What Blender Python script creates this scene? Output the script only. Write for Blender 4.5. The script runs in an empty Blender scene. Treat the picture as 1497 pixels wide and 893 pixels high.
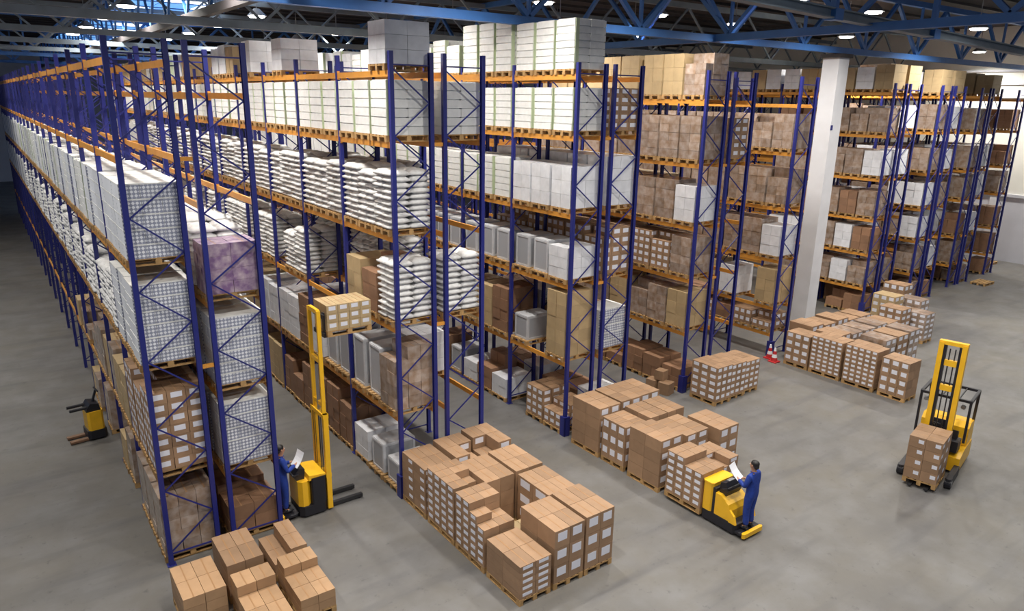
import bpy, math, random
from mathutils import Matrix, Vector
R_ = random.Random(7)
scene = bpy.context.scene
COL = scene.collection

# ------------------------------------------------------------------ camera
FPX = 1055.35
PIT, ROL, YAW, CH = math.radians(15.928), math.radians(.9457), math.radians(36.204), 9.8
fw = Vector((math.sin(YAW)*math.cos(PIT), math.cos(YAW)*math.cos(PIT), -math.sin(PIT)))
r0 = Vector((math.cos(YAW), -math.sin(YAW), 0)); u0 = r0.cross(fw)
rr = r0*math.cos(ROL) + u0*math.sin(ROL); uu = rr.cross(fw)
cam = bpy.data.cameras.new('camera'); cam.sensor_fit = 'HORIZONTAL'; cam.sensor_width = 36
cam.lens = FPX/1497*36; cam.clip_end = 300
camo = bpy.data.objects.new('camera', cam); COL.objects.link(camo)
camo.matrix_world = Matrix(((rr.x, uu.x, -fw.x, 0), (rr.y, uu.y, -fw.y, 0), (rr.z, uu.z, -fw.z, CH), (0, 0, 0, 1)))
scene.camera = camo

# ------------------------------------------------------------------ world / exposure
w = bpy.data.worlds.new('world'); scene.world = w; w.use_nodes = True
bg = w.node_tree.nodes['Background']
bg.inputs[0].default_value = (.55, .69, 1.0, 1); bg.inputs[1].default_value = .28
vs = scene.view_settings
vs.view_transform = 'Standard'; vs.look = 'None'; vs.gamma = 1; vs.use_curve_mapping = False
vs.exposure = 0.0
LAMP_W = 330

# ------------------------------------------------------------------ materials
MATS = {}
def mat(name, col, rough=.6, metal=0, var=.0, noise=0, nscale=3, bump=0, emit=None, coat=0, col2=None):
    m = bpy.data.materials.new(name); m.use_nodes = True; MATS[name] = m
    nt = m.node_tree; b = nt.nodes['Principled BSDF']
    b.inputs['Roughness'].default_value = rough; b.inputs['Metallic'].default_value = metal
    if coat: b.inputs['Coat Weight'].default_value = coat; b.inputs['Coat Roughness'].default_value = .15
    c = (*col, 1)
    b.inputs['Base Color'].default_value = c
    last = None
    if noise:
        tc = nt.nodes.new('ShaderNodeTexCoord'); n = nt.nodes.new('ShaderNodeTexNoise')
        n.inputs['Scale'].default_value = nscale; n.inputs['Detail'].default_value = 6
        ol = nt.nodes.new('ShaderNodeObjectInfo'); va = nt.nodes.new('ShaderNodeVectorMath'); va.operation = 'ADD'
        nt.links.new(tc.outputs['Object'], va.inputs[0]); nt.links.new(ol.outputs['Location'], va.inputs[1])
        nt.links.new(va.outputs[0], n.inputs['Vector'])
        mx = nt.nodes.new('ShaderNodeMix'); mx.data_type = 'RGBA'
        cc = col2 or tuple(v*(1-noise) for v in col)
        mx.inputs[6].default_value = c; mx.inputs[7].default_value = (*cc, 1)
        rp = nt.nodes.new('ShaderNodeMapRange'); rp.inputs[1].default_value = .35; rp.inputs[2].default_value = .7
        nt.links.new(n.outputs[0], rp.inputs[0]); nt.links.new(rp.outputs[0], mx.inputs[0])
        last = mx.outputs[2]
        if bump:
            bp = nt.nodes.new('ShaderNodeBump'); bp.inputs['Strength'].default_value = bump; bp.inputs['Distance'].default_value = .02
            nt.links.new(n.outputs[0], bp.inputs['Height']); nt.links.new(bp.outputs[0], b.inputs['Normal'])
    if var:
        oi = nt.nodes.new('ShaderNodeObjectInfo'); hs = nt.nodes.new('ShaderNodeHueSaturation')
        mr = nt.nodes.new('ShaderNodeMapRange'); mr.inputs[3].default_value = 1-var; mr.inputs[4].default_value = 1+var
        nt.links.new(oi.outputs['Random'], mr.inputs[0]); nt.links.new(mr.outputs[0], hs.inputs['Value'])
        hs.inputs['Color'].default_value = c
        if last: nt.links.new(last, hs.inputs['Color'])
        last = hs.outputs[0]
    if last: nt.links.new(last, b.inputs['Base Color'])
    if emit:
        b.inputs['Emission Color'].default_value = (*emit[0], 1); b.inputs['Emission Strength'].default_value = emit[1]
    return m
mat('rack_blue', (.017, .022, .175), .42, var=.12)
mat('beam_orange', (.70, .31, .05), .45, var=.08, noise=.15, nscale=4)
mat('cardboard', (.335, .206, .12), .62, var=.16, noise=.12, nscale=5, bump=.05)
mat('cardboard_tan', (.48, .35, .19), .6, var=.12, noise=.12, nscale=4, bump=.05)
mat('cardboard_mid', (.41, .25, .135), .6, var=.14, noise=.14, nscale=4, bump=.05)
mat('cardboard_dark', (.30, .165, .095), .6, var=.2, noise=.15, nscale=4)
mat('tape', (.36, .20, .095), .35)
mat('label', (.74, .75, .83), .5)
mat('film_brown', (.27, .178, .118), .4, var=.22, noise=.4, nscale=5, bump=.16, coat=.8, col2=(.42, .345, .30))
mat('white_carton', (.77, .775, .765), .5, var=.07, noise=.1, nscale=6)
mat('film_white', (.80, .81, .85), .35, var=.08, noise=.15, nscale=4, bump=.08, coat=.4)
mat('green_tint', (.52, .60, .40), .5)
mat('sack', (.76, .755, .75), .5, var=.07, noise=.22, nscale=9, bump=.5)
mat('grey_box', (.60, .61, .64), .4, var=.1, noise=.15, nscale=5)
mat('grey_panel', (.38, .39, .42), .4, var=.1)
mat('purple', (.20, .11, .24), .45, var=.05, noise=.5, nscale=6, coat=.3, col2=(.50, .40, .45))
mat('pallet_wood', (.50, .30, .12), .8, var=.15, noise=.35, nscale=7)
mat('yellow', (.90, .50, .02), .35, noise=.08, nscale=5)
mat('black', (.014, .014, .02), .45)
mat('dark_steel', (.05, .05, .055), .4, .6)
mat('steel', (.35, .36, .38), .35, .8)
mat('glass', (.5, .6, .6), .1)
mat('coverall', (.012, .045, .30), .8, noise=.3, nscale=14, bump=.3)
mat('skin', (.45, .23, .14), .5)
mat('hair', (.012, .01, .01), .5)
mat('paper', (.86, .87, .9), .6)
mat('red', (.55, .03, .035), .5)
mat('truss_blue', (.04, .145, .42), .5, noise=.15, nscale=2)
mat('truss_grey', (.17, .21, .25), .5, noise=.2, nscale=2)
mat('truss_dark', (.035, .03, .032), .6, noise=.2, nscale=2)
mat('column_white', (.72, .72, .75), .6, noise=.08, nscale=1.5)
mat('wall_cream', (.82, .82, .76), .7, noise=.06, nscale=1)
mat('wall_grey', (.60, .61, .67), .7, noise=.08, nscale=1)
mat('lamp_glow', (1, .97, .9), .5, emit=((1, .96, .88), 22))
mat('lamp_body', (.25, .25, .27), .5)
mat('skylight', (.3, .55, .9), .3, emit=((.16, .45, 1.0), 1.0))
mat('skylight_white', (.8, .9, 1), .3, emit=((.85, .93, 1.0), 2.2))

def roof_mat():
    m = mat('roof_deck', (.055, .042, .04), .8, noise=.5, nscale=.5); return m
roof_mat()
def crate_mat():
    m = mat('crate', (.74, .76, .81), .5, var=.07)
    nt = m.node_tree; b = nt.nodes['Principled BSDF']; N = nt.nodes.new
    tc = N('ShaderNodeTexCoord'); sp = N('ShaderNodeSeparateXYZ'); nt.links.new(tc.outputs['Object'], sp.inputs[0])
    def M(op, a, c=None):
        n = N('ShaderNodeMath'); n.operation = op
        for i, v in enumerate((a, c)):
            if v is None: continue
            if isinstance(v, (int, float)): n.inputs[i].default_value = v
            else: nt.links.new(v, n.inputs[i])
        return n.outputs[0]
    k = 2*math.pi/.075
    s1 = M('SINE', M('MULTIPLY', M('ADD', sp.outputs[0], sp.outputs[1]), k)); s2 = M('SINE', M('MULTIPLY', sp.outputs[2], k))
    hole = M('GREATER_THAN', M('ADD', s1, s2), -.15)
    gm = N('ShaderNodeNewGeometry'); sn = N('ShaderNodeSeparateXYZ'); nt.links.new(gm.outputs['Normal'], sn.inputs[0])
    side = M('GREATER_THAN', M('ABSOLUTE', sn.outputs[1]), .5)
    f = M('MULTIPLY', hole, side)
    mx = N('ShaderNodeMix'); mx.data_type = 'RGBA'
    src = b.inputs['Base Color'].links[0].from_socket
    nt.links.new(f, mx.inputs[0]); nt.links.new(src, mx.inputs[6]); mx.inputs[7].default_value = (.27, .29, .38, 1)
    nt.links.new(mx.outputs[2], b.inputs['Base Color'])
crate_mat()
def floor_mat():
    m = bpy.data.materials.new('floor_concrete'); m.use_nodes = True; MATS['floor'] = m
    nt = m.node_tree; b = nt.nodes['Principled BSDF']; N = nt.nodes.new
    tc = N('ShaderNodeTexCoord')
    def noise(s, d=8, r=.6, vec=None):
        n = N('ShaderNodeTexNoise'); n.inputs['Scale'].default_value = s; n.inputs['Detail'].default_value = d; n.inputs['Roughness'].default_value = r
        nt.links.new(vec or tc.outputs['Object'], n.inputs['Vector']); return n.outputs[0]
    def rng(s, a, c, lo=0, hi=1):
        n = N('ShaderNodeMapRange'); n.inputs[1].default_value = a; n.inputs[2].default_value = c; n.inputs[3].default_value = lo; n.inputs[4].default_value = hi
        nt.links.new(s, n.inputs[0]); return n.outputs[0]
    def mix(f, a, c):
        n = N('ShaderNodeMix'); n.data_type = 'RGBA'; nt.links.new(f, n.inputs[0])
        for i, v in ((6, a), (7, c)):
            if isinstance(v, tuple): n.inputs[i].default_value = (*v, 1)
            else: nt.links.new(v, n.inputs[i])
        return n.outputs[2]
    c = mix(rng(noise(.25), .35, .65), (.150, .139, .122), (.122, .118, .116))
    c = mix(rng(noise(.9), .42, .7, 0, .75), c, (.178, .176, .178))
    mp = N('ShaderNodeMapping'); mp.inputs['Rotation'].default_value = (0, 0, .5); mp.inputs['Scale'].default_value = (.35, 2.2, 1)
    nt.links.new(tc.outputs['Object'], mp.inputs[0])
    c = mix(rng(noise(.8, 5, .5, mp.outputs[0]), .52, .70, 0, .55), c, (.085, .083, .088))
    c = mix(rng(noise(4.5, 4, .7), .60, .72, 0, .6), c, (.07, .066, .068))
    nt.links.new(c, b.inputs['Base Color'])
    nt.links.new(rng(noise(.6), .3, .7, .38, .62), b.inputs['Roughness'])
floor_mat()

# ------------------------------------------------------------------ mesh helpers
class MB:
    def __init__(s): s.v = []; s.f = []; s.m = []; s.ms = []; s.smooth = False
    def mi(s, name):
        if name not in s.ms: s.ms.append(name)
        return s.ms.index(name)
    def add(s, vs, fs, name):
        o = len(s.v); k = s.mi(name); s.v += [tuple(v) for v in vs]
        s.f += [tuple(i+o for i in f) for f in fs]; s.m += [k]*len(fs)
    def box(s, x0, x1, y0, y1, z0, z1, name, top=None):
        vs = [(x, y, z) for z in (z0, z1) for y in (y0, y1) for x in (x0, x1)]
        fs = [(0, 2, 3, 1), (4, 5, 7, 6), (0, 1, 5, 4), (2, 6, 7, 3), (0, 4, 6, 2), (1, 3, 7, 5)]
        s.add(vs, fs, name)
        if top: s.m[-5] = s.mi(top)
    def bar(s, a, b, w, h, name, up=(0, 0, 1)):
        a = Vector(a); b = Vector(b); d = (b-a).normalized(); u = Vector(up)
        if abs(d.dot(u)) > .95: u = Vector((1, 0, 0))
        sd = d.cross(u).normalized(); u = sd.cross(d)
        vs = [p + sd*i*w/2 + u*j*h/2 for p in (a, b) for i, j in ((-1, -1), (1, -1), (1, 1), (-1, 1))]
        s.add(vs, [(3, 2, 1, 0), (4, 5, 6, 7), (0, 1, 5, 4), (1, 2, 6, 5), (2, 3, 7, 6), (3, 0, 4, 7)], name)
    def cyl(s, a, b, r, name, n=12, r2=None):
        a = Vector(a); b = Vector(b); d = (b-a).normalized(); u = Vector((0, 0, 1)) if abs(d.z) < .9 else Vector((1, 0, 0))
        e1 = d.cross(u).normalized(); e2 = d.cross(e1); r2 = r if r2 is None else r2
        vs = [p + (e1*math.cos(2*math.pi*i/n) + e2*math.sin(2*math.pi*i/n))*q for p, q in ((a, r), (b, r2)) for i in range(n)]
        fs = [(i, i+n, (i+1) % n+n, (i+1) % n) for i in range(n)] + [tuple(range(n)), tuple(range(2*n-1, n-1, -1))]
        s.add(vs, fs, name)
    def prism(s, pts, axis, a0, a1, name):
        """closed outline extruded along an axis ('x' or 'y' or 'z')"""
        def P(p, a): return {'x': (a, p[0], p[1]), 'y': (p[0], a, p[1]), 'z': (p[0], p[1], a)}[axis]
        n = len(pts); vs = [P(p, a0) for p in pts] + [P(p, a1) for p in pts]
        fs = [(i, (i+1) % n, (i+1) % n+n, i+n) for i in range(n)] + [tuple(range(n-1, -1, -1)), tuple(range(n, 2*n))]
        s.add(vs, fs, name)
    def xform(s, M, start=0):
        for i in range(start, len(s.v)): s.v[i] = tuple(M @ Vector(s.v[i]))
    def mesh(s, name):
        me = bpy.data.meshes.new(name); me.from_pydata(s.v, [], s.f)
        for n in s.ms: me.materials.append(MATS[n])
        if len(s.ms) > 1: me.polygons.foreach_set('material_index', s.m)
        if s.smooth: me.polygons.foreach_set('use_smooth', [True]*len(s.f))
        me.update(); return me
def obj(name, me, parent=None, loc=(0, 0, 0), rz=0, kind=None):
    o = bpy.data.objects.new(name, me); COL.objects.link(o); o.location = loc
    if rz: o.rotation_euler = (0, 0, rz)
    if parent: o.parent = parent
    if kind: o['kind'] = kind
    return o
def tag(o, label, cat, group=None):
    o['label'] = label; o['category'] = cat
    if group: o['group'] = group
    return o
def thing(name, label, cat, loc=(0, 0, 0), rz=0, group=None):
    return tag(obj(name, None, None, loc, rz), label, cat, group)
def fixn(me):
    import bmesh
    bm = bmesh.new(); bm.from_mesh(me); bmesh.ops.recalc_face_normals(bm, faces=bm.faces); bm.to_mesh(me); bm.free(); return me
def one(fn, name):
    m = MB(); fn(m); return m.mesh(name)

# ------------------------------------------------------------------ shell: floor, roof, walls
def structure(name, m):
    o = obj(name, m.mesh(name)); o['kind'] = 'structure'; return o
m = MB(); m.box(-30, 60, -14, 100, -.3, 0, 'floor'); structure('floor', m)
m = MB(); m.box(-30, 60.3, -14, 100, 14.75, 14.95, 'roof_deck')
ceil = structure('ceiling', m)
rib = one(lambda m: m.box(-30, 60, -.05, .05, 14.62, 14.745, 'truss_dark'), 'purlin')
for i in range(56): obj('purlin', rib, ceil, (0, -12+i*2.0, 0))
# skylight ribbon of the roof: frames and panes
SK = []
for (x0, x1, y0, y1) in ((7.3, 13.3, 33, 84),):
    frm = MB()
    for i in range(int((y1-y0)/3)+1): frm.box(x0, x1, y0+i*3-.06, y0+i*3+.06, 14.52, 14.62, 'truss_blue')
    fo = obj('skylight_frame', frm.mesh('skylight_frame')); tag(fo, 'blue ridge skylight frame high above the far left racks', 'skylight')
    pA = one(lambda m: m.box(0, 1.88, 0, 2.8, 14.56, 14.6, 'skylight'), 'pane'); pB = one(lambda m: m.box(0, 1.9, 0, 2.8, 14.56, 14.6, 'skylight_white'), 'pane_bright')
    for i in range(int((y1-y0)/3)):
        for j in range(3):
            obj('pane', pB if R_.random() < .3 else pA, fo, (x0+.05+j*2, y0+i*3+.1, 0))
# right wall
m = MB(); m.box(54.0, 54.3, -14, 100, 4.3, 14.75, 'wall_cream'); m.box(54.0, 54.3, -14, 100, 0, 4.3, 'wall_grey')
wr = structure('wall_right', m)
m = MB(); m.box(53.9, 53.998, -14, 100, 4.2, 4.38, 'wall_grey'); structure('trim_1', m)
m = MB(); m.box(53.93, 53.998, 19.8, 20.2, 0, 4.2, 'column_white'); m.box(53.93, 53.998, 17.2, 17.5, 0, 4.2, 'column_white'); structure('trim_2', m)
m = MB(); m.box(-30, 54.0, 99.7, 100, 0, 14.75, 'wall_grey'); structure('wall_back', m)
wf = MB()
for z in (10.4, 11.2, 12.0): wf.box(53.86, 53.998, 10, 60, z, z+.12, 'wall_grey')
o = obj('window_rail', wf.mesh('window_rail'), wr)

# ------------------------------------------------------------------ roof trusses
BARM = {}
def barobj(name, a, b, w, h, mt, parent):
    """a straight member as its own object; a and b are local to the parent"""
    m = MB(); m.bar(a, b, w, h, mt); return obj(name, m.mesh(name), parent)
def truss(axis, pos, a0, a1, mt, label, zb=12.0, zt=14.3, step=4.6, sec=.24, mt2=None, off=0):
    t = thing('roof_truss', label, 'truss', (0, 0, 0))
    P = (lambda a, z: (a, pos, z)) if axis == 'x' else (lambda a, z: (pos, a, z))
    barobj('bottom_chord', P(a0, zb), P(a1, zb), sec, sec, mt, t)
    barobj('top_chord', P(a0, zt), P(a1, zt), sec, sec, mt2 or mt, t)
    n = int((a1-a0)/step); mt2 = mt2 or mt; wb = .14 if mt == 'truss_blue' else .085
    for i in range(n):
        a = a0 + off + (i+.5)*step
        if a+step/2 > a1: break
        barobj('web_member', P(a, zb+.1), P(a-step/2, zt-.1), wb, wb, mt2, t)
        barobj('web_member', P(a, zb+.1), P(a+step/2, zt-.1), wb, wb, mt2, t)
        if axis == 'x' and mt == 'truss_blue': barobj('web_member', P(a, zb+.1), P(a, zt-.1), .1, .1, mt2, t)
    return t
truss('x', 18.0, -22, 53.9, 'truss_blue', 'blue lattice truss running across just above the near white loads', off=1.1)
truss('x', 25.5, -22, 53.9, 'truss_grey', 'grey blue lattice truss behind the near blue one', off=.4, sec=.25)
truss('x', 32.7, -22, 53.9, 'truss_grey', 'second grey lattice truss further back above the racks', sec=.21)
truss('x', 40.2, -22, 53.9, 'truss_grey', 'third grey lattice truss back, crossing the skylight', sec=.21)
truss('x', 47.7, -22, 53.9, 'truss_grey', 'fourth grey lattice truss back under the roof', sec=.21)
truss('x', 55.2, -22, 53.9, 'truss_blue', 'far blue lattice truss near the back wall', sec=.21)
truss('x', 70.0, -22, 53.9, 'truss_blue', 'farthest lattice truss at the end of the roof', sec=.21)
truss('y', 22.0, 2, 60, 'truss_blue', 'bright blue lattice truss running away above the fourth rack aisle', zb=12.02, zt=14.35, step=4.4)
truss('y', 6.4, 5, 90, 'truss_dark', 'dark brown truss running away above the stacker aisle', zb=12.25, zt=14.4, step=3.0, mt2='truss_blue')
g = thing('roof_beam', 'light grey steel beam slanting across the upper right under the trusses', 'beam')
barobj('flange', (8, 12.1, 12.42), (34, 12.5, 11.78), .3, .04, 'truss_grey', g)
barobj('web', (8, 12.1, 12.54), (34, 12.5, 11.90), .05, .22, 'truss_grey', g)
barobj('flange', (8, 12.1, 12.66), (34, 12.5, 12.02), .3, .04, 'truss_grey', g)
for x in (14, 20, 26):
    z = 12.42-(x-8)*.0246; barobj('hanger', (x, 12.1+(x-8)*.0154, z+.2), (x, 12.1+(x-8)*.0154, 14.6), .16, .16, 'truss_blue', g)
    barobj('bracket', (x-.2, 12.1+(x-8)*.0154, z+.1), (x+.2, 12.1+(x-8)*.0154, z+.1), .36, .3, 'truss_blue', g)
# column
m = MB(); m.box(29.75, 30.5, 17.75, 18.5, 0, 11.82, 'column_white')
col = tag(obj('column', m.mesh('column')), 'tall square white column rising beside the middle floor cartons', 'column')
m = MB(); m.box(29.65, 30.6, 17.65, 18.6, 11.7, 11.86, 'truss_dark'); obj('cap_plate', m.mesh('cap_plate'), col)
m = MB(); m.box(29.74, 29.9, 17.74, 17.75, 8.75, 8.95, 'rack_blue'); obj('marker_plate', m.mesh('marker_plate'), col)

# ------------------------------------------------------------------ lamps
def lamp_parts():
    me = {}
    m = MB(); m.cyl((0, 0, .12), (0, 0, .42), .42, 'lamp_body', 16, .12); me['shade'] = m.mesh('lamp_shade')
    m = MB(); m.cyl((0, 0, .06), (0, 0, .12), .30, 'lamp_glow', 16, .34); me['glow'] = m.mesh('diffuser')
    m = MB(); m.cyl((0, 0, .42), (0, 0, 1.77), .02, 'lamp_body', 6); me['rod'] = m.mesh('rod')
    return me
LP = lamp_parts()
ROWN = {-1.5: 'left aisle', 5.6: 'stacker aisle', 10.7: 'second aisle', 16.9: 'third aisle', 22.6: 'fourth aisle, added for light', 27.4: 'column aisle', 36.2: 'far right racks, added for light', 51.3: 'right wall aisle, added for light'}  # fourth aisle, far right and right wall lamps added to brighten those areas
ORD = ['first', 'second', 'third', 'fourth', 'fifth', 'sixth', 'seventh', 'eighth', 'ninth', 'tenth', 'eleventh', 'twelfth', 'thirteenth', 'fourteenth', 'fifteenth', 'sixteenth', 'seventeenth']
ld = bpy.data.lights.new('lamp_light', 'AREA'); ld.shape = 'DISK'; ld.size = .75; ld.energy = LAMP_W; ld.color = (1, .955, .88); ld.spread = math.radians(150)
ldl = ld.copy(); ldl.energy = LAMP_W*.8
ldr = ld.copy(); ldr.energy = LAMP_W*1.8
for x, nm in ROWN.items():
    for k in range(9):
        if (x > 30 and k not in (1, 2, 3)) or (x == 22.6 and k not in (2, 3, 4)) or (x == 51.3 and k == 1): continue
        y = 3.2 + k*6.1 + (0 if x < 20 else -.1)
        t = thing('pendant_lamp', f'round pendant lamp, {ORD[k]} from the front above the {nm}', 'lamp', (x, y, 12.98), 0, 'pendant lamps under the roof')
        obj('lamp_shade', LP['shade'], t); obj('diffuser', LP['glow'], t); obj('rod', LP['rod'], t)
        lo = bpy.data.objects.new('lamp_light', ldl if x < 0 else ldr if x > 30 else ld); COL.objects.link(lo); lo.parent = t; lo.location = (0, 0, .04)

# ------------------------------------------------------------------ racks
BAY, PH, DEP_A, OFF_B, DEP_B = 2.87, 10.77, .99, 1.335, 1.055
ROWS = {  # name: x of the aisle-side post, y of the end frame, bays, beam heights, ordinal phrase
 '1a': (2.08, 15.15, 20, DEP_A, [1.95, 4.35, 6.5, 8.6, 10.35]),
 '1b': (2.08+OFF_B, 15.15, 20, DEP_B, [1.7, 3.6, 5.6, 7.67, 9.77]),
 '2a': (7.51, 14.85, 14, DEP_A, [2.11, 4.42, 6.63, 8.77, 10.3]),
 '2b': (7.51+OFF_B, 14.85, 14, DEP_B, [2.11, 4.42, 6.63, 8.77, 10.3]),
 '3a': (13.2, 15.22, 10, DEP_A, [2.25, 4.62, 6.66, 8.79, 10.4]),
 '3b': (13.2+OFF_B, 15.22, 10, DEP_B, [2.25, 4.62, 6.66, 8.79, 10.4]),
 '4a': (18.81, 15.51, 8, DEP_A, [2.11, 3.99, 5.77, 7.81, 9.82]),
 '4b': (18.81+OFF_B, 15.51, 8, DEP_B, [2.11, 3.99, 5.77, 7.81, 9.82]),
 '5a': (24.74, 16.11, 7, DEP_A, [.85, 1.95, 3.85, 5.88, 7.97, 9.73]),
 '6a': (33.59, 17.2, 6, DEP_A, [1.27, 2.93, 4.57, 6.46, 8.42, 10.31]),
 '6b': (33.59+OFF_B, 17.2, 6, DEP_B, [1.27, 2.93, 4.57, 6.46, 8.42, 10.31]),
 '7a': (37.75, 17.04, 5, DEP_A, [1.5, 3.19, 4.8, 6.55, 8.53, 10.23]),
 '7b': (37.75+OFF_B, 17.04, 5, DEP_B, [1.5, 3.19, 4.8, 6.55, 8.53, 10.23]),
 '8a': (43.2, 17.5, 5, DEP_A, [1.2, 2.82, 4.83, 6.42, 8.44, 10.3]),
 '8b': (43.2+OFF_B, 17.5, 5, DEP_B, [1.2, 2.82, 4.83, 6.42, 8.44, 10.3]),
 '9a': (48.53, 17.74, 5, DEP_A, [1.2, 2.82, 4.83, 6.42, 8.44, 10.2]),
}
ROWORD = {r: ORD[i] for i, r in enumerate(ROWS)}
def post_mesh():
    m = MB()
    # open channel section, mouth towards the rack's inside (+x)
    pts = [(-.05, -.048), (.048, -.048), (.048, -.036), (-.036, -.036), (-.036, .036), (.048, .036), (.048, .048), (-.05, .048)]
    n = len(pts)
    vs = [(x, y, 0) for x, y in pts] + [(x, y, PH) for x, y in pts]
    fs = [(i, (i+1) % n, (i+1) % n+n, i+n) for i in range(n)] + [(0, 7, 4, 3), (0, 3, 2, 1), (7, 6, 5, 4)] + [(n, n+3, n+4, n+7), (n, n+1, n+2, n+3), (n+7, n+4, n+5, n+6)]
    m.add(vs, fs, 'rack_blue'); return m.mesh('post')
POST = post_mesh()
PLATE = one(lambda m: m.box(-.09, .09, -.08, .08, 0, .012, 'rack_blue'), 'base_plate')
GUARD = one(lambda m: (m.box(-.11, -.062, -.12, .10, 0, .62, 'rack_blue'), m.box(-.11, .10, -.12, -.068, 0, .62, 'rack_blue')), 'post_guard')
BEAM = {}
def beam_mesh():
    m = MB(); L = BAY-.115
    m.box(-.022, .022, 0, L, -.065, .065, 'beam_orange'); m.box(-.03, .03, -.004, .012, -.1, .1, 'beam_orange'); m.box(-.03, .03, L-.012, L+.004, -.1, .1, 'beam_orange')
    return m.mesh('beam')
BEAMM = beam_mesh()
def brace_specs(dep):
    out = []; z = .32; k = 0; x0, x1 = .05, dep-.05
    while z+.72 < PH-.15:
        a, b = (x0, x1) if k % 2 == 0 else (x1, x0)
        out.append(((a, 0, z), (b, 0, z+.72))); z += .72; k += 1
    out.append(((x0, 0, .26), (x1, 0, .26))); out.append(((x0, 0, PH-.28), (x1, 0, PH-.28)))
    return out
BRACE = {}
for dep in (DEP_A, DEP_B):
    sp = brace_specs(dep); BRACE[dep] = ([one(lambda m: m.bar(a, b, .022, .03, 'rack_blue'), 'brace') for a, b in sp],
        one(lambda m: [m.bar(a, b, .022, .03, 'rack_blue') for a, b in sp], 'bracing'))
RACKN = {'1a': 'half empty top along the left aisle', '1b': 'backing the leftmost rack', '2a': 'of white sacks facing the stacker', '2b': 'backing the sack rack', '3a': 'of white wrapped loads in the middle', '3b': 'backing the white load rack'}
RACK = {}
for r, (x0, y0, nb, dep, lv) in ROWS.items():
    xa = RACKN.get(r, 'of brown cartons')
    t = thing('pallet_rack', f'blue and orange pallet rack {xa}, {ROWORD[r]} row from left', 'rack', (x0, y0, 0), 0, 'pallet racks'); RACK[r] = t
    for i in range(nb+1):
        for k, xx in enumerate((0, dep)):
            p = obj('post', POST, t, (xx, i*BAY, 0), math.pi if k else 0)
            if i < 3: obj('base_plate', PLATE, p)
        if i == 0 and r in ('3a', '4a', '5a', '6a', '2a'): obj('post_guard', GUARD, t)
        if i < 2:
            for me in BRACE[dep][0]: obj('brace', me, t, (0, i*BAY, 0))
        else: obj('bracing', BRACE[dep][1], t, (0, i*BAY, 0))
    for z in lv:
        for i in range(nb):
            for xx in (-.01, dep+.01): obj('beam', BEAMM, t, (xx, i*BAY+.0575, z))
    for z in lv[1::2]:   # row spacers between back to back racks
        if r.endswith('a') and r[0]+'b' in ROWS:
            m = MB(); m.bar((dep+.06, 0, z), (OFF_B-.06, 0, z), .05, .08, 'beam_orange'); me = m.mesh('row_spacer')
            for i in range(0, 4): obj('row_spacer', me, t, (0, i*BAY, 0))

# ------------------------------------------------------------------ pallets, cartons and unit loads
def pallet_pieces(dx, dy):
    """a euro style pallet, long side along the larger dimension; local origin at base centre"""
    P = []; lx = dx >= dy
    L, W = (dx, dy) if lx else (dy, dx)
    def put(n, a0, a1, b0, b1, z0, z1): P.append((n, (a0, a1, b0, b1, z0, z1) if lx else (b0, b1, a0, a1, z0, z1)))
    for i in range(5):
        c = -W/2+.06 + i*(W-.12)/4; put('deck_board', -L/2, L/2, c-.06, c+.06, .122, .144)
    for a in (-L/2+.05, 0, L/2-.05): put('cross_board', a-.05, a+.05, -W/2, W/2, .1, .122)
    for b in (-W/2+.05, 0, W/2-.05):
        for a in (-L/2+.06, 0, L/2-.06): put('block', a-.06, a+.06, b-.05, b+.05, .022, .1)
        put('bottom_board', -L/2, L/2, b-.05, b+.05, 0, .022)
    return P
BOXC = {}
def boxmesh(d, mt, name):
    k = (tuple(round(v, 4) for v in d), mt, name)
    if k not in BOXC:
        m = MB(); m.box(-d[0]/2, d[0]/2, -d[1]/2, d[1]/2, 0, d[2], mt); BOXC[k] = m.mesh(name)
    return BOXC[k]
PALJ = {}
def pallet_joined(dx, dy):
    k = (round(dx, 3), round(dy, 3))
    if k not in PALJ:
        m = MB()
        for n, b in pallet_pieces(dx, dy): m.box(*b, 'pallet_wood')
        PALJ[k] = m.mesh('pallet')
    return PALJ[k]
def put_pallet(parent, dx, dy):
    for n, (a, b, c, d, e, f) in pallet_pieces(dx, dy):
        obj(n, boxmesh((b-a, d-c, f-e), 'pallet_wood', n), parent, ((a+b)/2, (c+d)/2, e))

def carton_into(m, x0, x1, y0, y1, z0, z1, style='', mt='cardboard', lab='label', tape='tape', seam='y'):
    m.box(x0, x1, y0, y1, z0, z1, mt)
    cx, cy = (x0+x1)/2, (y0+y1)/2; e = .002; h = z1-z0
    if tape:
        if seam == 'y': m.box(cx-.012, cx+.012, y0, y1, z1, z1+.0015, tape)
        else: m.box(x0, x1, cy-.012, cy+.012, z1, z1+.0015, tape)
    a, b = z0+h*.38, z0+h*.86
    if 'x' in style:
        w = (y1-y0)*.31
        m.box(x0-e, x0, cy-w, cy+w, a, b, lab); m.box(x1, x1+e, cy-w, cy+w, a, b, lab)
    if 'y' in style:
        w = (x1-x0)*.31
        m.box(cx-w, cx+w, y0-e, y0, a, b, lab); m.box(cx-w, cx+w, y1, y1+e, a, b, lab)
    if 'c' in style:   # a label at one corner of the face
        w = (y1-y0); m.box(x0-e, x0, y0+w*.1, y0+w*.42, z0+h*.45, z0+h*.8, lab)
        w = (x1-x0); m.box(x0+w*.1, x0+w*.45, y0-e, y0, z0+h*.45, z0+h*.8, lab)
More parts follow.
